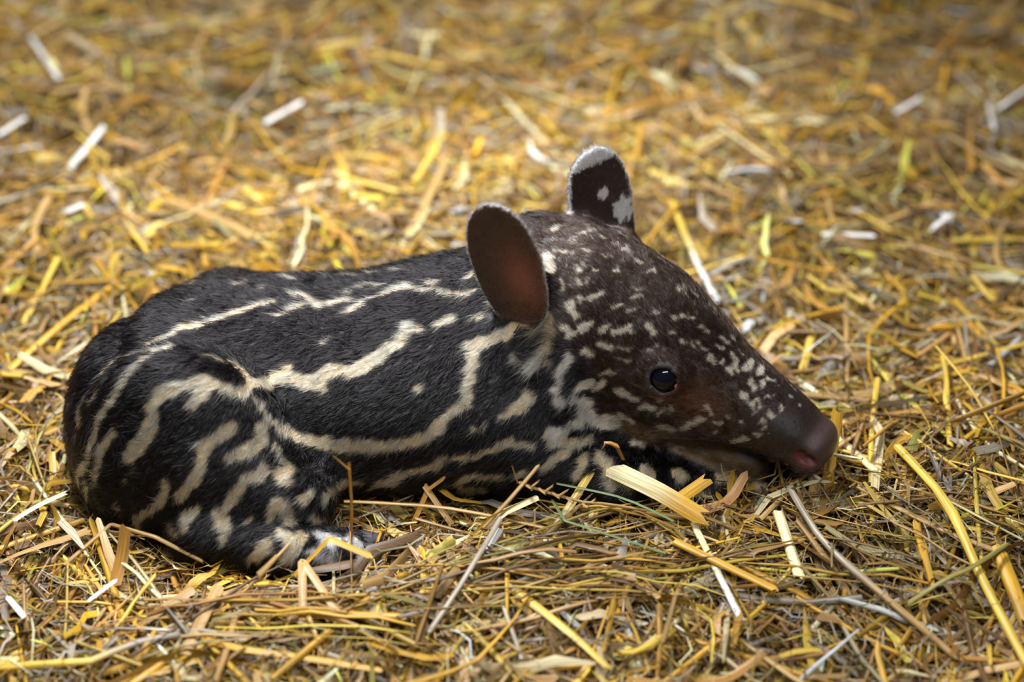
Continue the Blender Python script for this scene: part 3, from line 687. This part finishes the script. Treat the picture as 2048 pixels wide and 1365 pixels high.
hero('forked_twig', 'thin brown forked twig standing upright before the calf\'s flank', 'twig', [(700, 1112, .006), (703, 1000, .058), (698, 928, .092)], 8, 'amber', 'thin', .8, extra=[('side_twig', [(698, 940, .098), (667, 913, .112)], 5)])
hero(ST, 'long thin tan straw lying along the calf\'s belly', 'straw', [(690, 1004, .030), (900, 1018, .024), (1110, 1062, .014)], 9, 'tan', 'thin')
hero(ST, 'slender tan stem with small fork rising before the calf\'s chest', 'straw', [(930, 1095, .008), (1010, 1010, .030), (1074, 936, .050)], 9, 'tan', 'thin', .8, extra=[('side_twig', [(1035, 965, .066), (1024, 932, .082)], 4)])
hero(LF, 'brown folded leaf bent over the long straw by the belly', 'straw', [(825, 1050, .010), (856, 980, .034), (886, 958, .040)], 12, 'amber', 'flat', .3, True)
hero(LF, 'pinkish tan leaf hanging from the folded brown leaf by the belly', 'straw', [(852, 976, .036), (898, 1042, .012)], 13, 'tan', 'flat', .3)
hero(LF, 'curved yellow leaf blade tucked against the calf\'s chest', 'straw', [(880, 976, .026), (915, 1000, .018), (972, 1008, .014)], 15, 'golden', 'flat', .4, twist=.6)
hero('grass_blade', 'dark green grass blade lying below the calf\'s chin', 'grass', [(1115, 968, .032), (1230, 992, .026), (1345, 1042, .018)], 6, 'green', 'flat', .3)
hero('grass_blade', 'grey-green bent grass blade crossing the pale split stalk', 'grass', [(1104, 1000, .030), (1130, 1042, .026), (1330, 1106, .022)], 6, 'green', 'flat', .3, True)
hero(ST, 'cream white straw running down from the broad flattened straw', 'straw', [(1385, 1044, .014), (1484, 1244, .014)], 14, 'pale', 'tube', col2='white')
hero(ST, 'golden straw crossing over the cream white straw', 'straw', [(1350, 1084, .020), (1545, 1178, .018)], 18, 'golden')
hero(ST, 'short pale ribbed straw piece pointing up to the calf\'s forefoot', 'straw', [(1558, 1030, .016), (1598, 1150, .014)], 22, 'pale')
hero('dried_weed', 'long purplish brown stem with withered flower head beside the forefoot', 'stem', [(1584, 985, .026), (1640, 1075, .022), (1735, 1165, .020), (1905, 1310, .016)], 13, 'grey', 'tube', .9, node=.5, col2='tan', extra=[('withered_bud', [(1580, 990, .022), (1590, 972, .036)], 14), ('withered_bud', [(1586, 990, .022), (1572, 976, .030)], 9)])
hero(ST, 'longest thick yellow stalk with joint and leaf at its upper end', 'straw', [(1796, 896, .018), (1895, 1008, .020), (1960, 1150, .022), (2052, 1325, .024)], 18, 'yellow', 'tube', .8, node=.4)
hero(ST, 'thick amber stalk end beside the longest thick yellow stalk', 'straw', [(2002, 1115, .014), (2052, 1240, .016)], 30, 'golden')
hero(ST, 'olive stem crossing the thick yellow stalk', 'straw', [(1820, 1206, .018), (1912, 1150, .030), (2012, 1090, .024)], 10, 'olive')
hero(ST, 'straight tan straw running past the tip of the forefoot', 'straw', [(1718, 975, .014), (1905, 1070, .014), (1985, 1100, .012)], 13, 'tan')
hero(ST, 'slim yellow straw standing nearly upright beyond the nose', 'straw', [(1745, 1050, .004), (1742, 900, .012), (1755, 760, .020)], 12, 'yellow')
hero(ST, 'bent yellow straw with white end behind the calf\'s forehead', 'straw', [(1345, 405, .020), (1392, 520, .018), (1434, 600, .014)], 16, 'yellow', col2='white')
hero(ST, 'upright golden straw behind the calf\'s far ear', 'straw', [(1262, 355, .004), (1284, 250, .040)], 17, 'golden')
hero(ST, 'bright yellow stalk lying level well beyond the muzzle', 'straw', [(1872, 735, .016), (2052, 688, .016)], 13, 'yellow')
hero(ST, 'yellow stalk stub touching the bright yellow stalk', 'straw', [(1912, 600, .018), (1990, 712, .012)], 15, 'golden')
hero(ST, 'tan stalk slanting above the muzzle', 'straw', [(1672, 540, .014), (1780, 650, .012)], 17, 'tan')
hero(ST, 'golden flattened stalk lying above the bridge of the nose', 'straw', [(1530, 662, .012), (1690, 612, .014)], 16, 'golden', 'flat')
hero(ST, 'short bright yellow split straw above the nose', 'straw', [(1602, 752, .010), (1624, 668, .018)], 16, 'yellow', 'flat')
hero(ST, 'brown vertical leaf hanging before the calf\'s haunch', 'straw', [(250, 1060, .040), (244, 1110, .024), (230, 1168, .012)], 24, 'amber', 'flat', .3)
hero('dry_twig', 'knobbly tan twig lying under the calf\'s haunch', 'twig', [(130, 1130, .014), (222, 1050, .028), (310, 1075, .028), (402, 1122, .018)], 9, 'tan', 'thin', .9, True)
hero(ST, 'pale twisted straw lying behind the calf\'s rump', 'straw', [(0, 1060, .014), (70, 1015, .018), (128, 988, .022)], 12, 'pale', 'flat', .4)
hero(ST, 'long golden straw slanting up beside the calf\'s rump', 'straw', [(20, 740, .010), (140, 636, .016), (215, 580, .014)], 19, 'golden')
hero(ST, 'bright yellow straw behind the golden straw by the rump', 'straw', [(46, 648, .010), (115, 518, .022)], 15, 'yellow')
hero('dried_weed', 'grey weathered stem joined to yellow straw below the haunch', 'stem', [(0, 1336, .016), (160, 1326, .018), (260, 1290, .018), (362, 1268, .016)], 15, 'yellow', 'tube', .7, col2='grey')
hero(ST, 'wavy yellow straw running on from the grey weathered stem', 'straw', [(356, 1258, .014), (480, 1298, .018), (620, 1318, .014), (760, 1340, .012)], 15, 'golden', 'flat', .4)
hero(LF, 'broad tan leaf lying diagonal below the hind foot', 'straw', [(436, 1176, .020), (368, 1310, .016)], 22, 'tan', 'flat', .3)
hero(LF, 'long yellow-green leaf blade with pointed tip below the straw heap', 'straw', [(1034, 1184, .012), (1120, 1250, .016), (1210, 1330, .020)], 20, 'yellow', 'flat', .4, taper=.5)
hero('seed_grass', 'thin stem with bristly seed head before the hind foot', 'stem', [(478, 1196, .012), (540, 1130, .024), (578, 1090, .032)], 7, 'tan', 'thin', 1., extra=[('seed_head', [(520, 1150, .040), (548, 1120, .048)], 16)])
hero('seed_grass', 'brown bristly seed spike lying before the calf\'s chest', 'grass', [(1042, 966, .040), (1110, 990, .034), (1175, 1006, .028), (1290, 1022, .020)], 6, 'tan', 'thin', 1., extra=[('spikelet', [(1050+14*i, 969+4.6*i, .036+.014-.0012*i), (1062+14*i, 969+4.6*i+(-9 if i % 2 else 10), .036+.018-.0012*i)], 8) for i in range(10)])
hero('dried_weed', 'withered brown twig with curled tip below the calf\'s throat', 'weed', [(1258, 948, .026), (1244, 915, .044), (1232, 890, .058)], 8, 'amber', 'thin', 1., extra=[('withered_bud', [(1232, 892, .070), (1212, 884, .074), (1206, 898, .068)], 11)])
hero(LF, 'short golden split leaf angled beside the broad flattened straw', 'straw', [(1356, 1000, .020), (1408, 964, .034)], 24, 'golden', 'flat', .3, roll=-.5)
hero(ST, 'straw laid flat across below the upturned V straw', 'straw', [(605, 1226, .016), (800, 1234, .014)], 15, 'golden')
hero(ST, 'grey lilac straw slanting from the straw heap to the edge of the bed', 'straw', [(860, 1262, .016), (915, 1180, .020), (1000, 1040, .030)], 11, 'grey')
hero(LF, 'broad olive yellow leaf flat on the straw heap', 'straw', [(975, 1108, .014), (1045, 1080, .016)], 30, 'olive', 'flat', .2)
for i, (a, b, c, d, wp, lab) in enumerate([(530, 246, 598, 208, 17, 'white straw chip on the bright heap behind the calf\'s back'), (138, 338, 206, 256, 18, 'upright white straw chip well behind the rump'), (58, 70, 118, 158, 15, 'dim white straw chip beside the dark hollow'), (0, 268, 46, 238, 16, 'greyish white chip below the dim white chip'),
    (128, 426, 166, 410, 16, 'small white chip behind the rump near golden straws'), (1978, 208, 1988, 258, 12, 'small lilac white chip crossing the end of a long cream straw'), (1796, 222, 1838, 198, 14, 'blunt white straw end far behind the head'), (1990, 222, 2052, 178, 13, 'long cream straw far behind the head'),
    (1866, 456, 1902, 430, 14, 'white chip between two yellow stalks behind the head'), (1648, 468, 1742, 472, 15, 'level cream white straw behind the muzzle'), (180, 1200, 228, 1164, 10, 'glossy white flake under the haunch'), (18, 1198, 50, 1236, 11, 'glossy white flake beside the grey weathered stem'), (976, 1098, 1000, 1060, 13, 'small bright white chip on the straw heap')]):
    hero('white_straw_chip', lab, 'straw', [(a, b, .016), (c, d, .022)], wp, 'white', 'tube' if i < 10 else 'flat')

# loose stalks and leaves, alike within each kind
rng = np.random.default_rng(33)
def where(p):
    x, y = p[0], p[1]
    if y > .16: return 'behind the calf\'s head' if x > .02 else ('behind the calf\'s back' if x > -.30 else 'well behind the calf\'s rump')
    if x > .26: return 'beyond the calf\'s muzzle'
    if x < -.33: return 'beside the calf\'s rump'
    if x < -.12: return 'in front of the calf\'s hind leg'
    return 'in front of the calf\'s belly' if x < .08 else 'in front of the calf\'s forefoot'
kinds = [('golden', ST, 'golden straw stalk', .0050, 'tube', 72), ('yellow', ST, 'light yellow straw stalk', .0048, 'tube', 45), ('tan', LF, 'dry tan straw leaf', .0064, 'flat', 50),
         ('grey', ST, 'grey weathered straw stalk', .0036, 'tube', 30), ('amber', LF, 'amber brown straw leaf', .0066, 'flat', 30), ('pale', ST, 'bleached cream straw stalk', .0046, 'tube', 26)]
for colr, nm, what, wd, form, cnt in kinds:
    meshes = []
    for v in range(8):
        L = (.035, .045, .06, .05, .08, .095, .11, .13)[v]; bent = v % 2; t = np.linspace(-.5, .5, 7); am = (.32 if bent else .04)
        C = np.stack([t*L, am*L*t*t*(1 if rng.random() < .5 else -1)+rng.normal(size=7)*.0006, rng.normal()*am*.5*L*t*t+rng.normal(size=7)*.0004], 1)
        if bent and v > 3: C[:, 1] += .25*L*np.maximum(t-rng.uniform(-.1, .2), 0)*(1 if rng.random() < .5 else -1)
        m, cl = (7, True) if form == 'tube' else (4, False)
        meshes.append((L, bent, straw_mesh(nm, C, wd*rng.uniform(.6, 1.25), .6 if cl else .3, m, cl, colr, rng.normal()*.3, rng.normal()*.8, rng.uniform(.5, 1), .5 if cl else None)))
    done = 0; tries = 0
    while done < cnt and tries < 4000:
        tries += 1; L, bent, me = meshes[int(rng.integers(8))]
        px, py = rng.uniform(20, 2030), 1365*(1-rng.random()**1.15*.95)
        p = at_z(px, py, .015); th = rng.uniform(0, 6.283); tl = rng.normal()*.10
        d = np.array([math.cos(th)*math.cos(tl), math.sin(th)*math.cos(tl), math.sin(tl)]); ends = p+d*np.linspace(-.5, .5, 7)[:, None]*L
        z = max(gheight(ends[:, 0], ends[:, 1])-(ends[:, 2]-p[2]))+.007+.005*rng.random(); p[2] = z; ends[:, 2] += z-.015
        if (sdf_at(ends) < .018).any() or any(abs(p[0]-a)+abs(p[1]-b) < .040 for a, b in taken): continue
        taken.append((p[0], p[1])); o = bpy.data.objects.new(nm, me); COL.objects.link(o); o.location = p; o.rotation_euler = (rng.normal()*.4, -tl, th)
        size = 'short' if L < .055 else ('long' if L > .09 else 'medium-length')
        lab = '%s %s %s %s' % (size, 'bent' if bent else 'straight', what, where(p))
        tag(o, lab, 'straw', lab.replace('straw leaf', 'straw leaves').replace('straw stalk', 'straw stalks')); done += 1
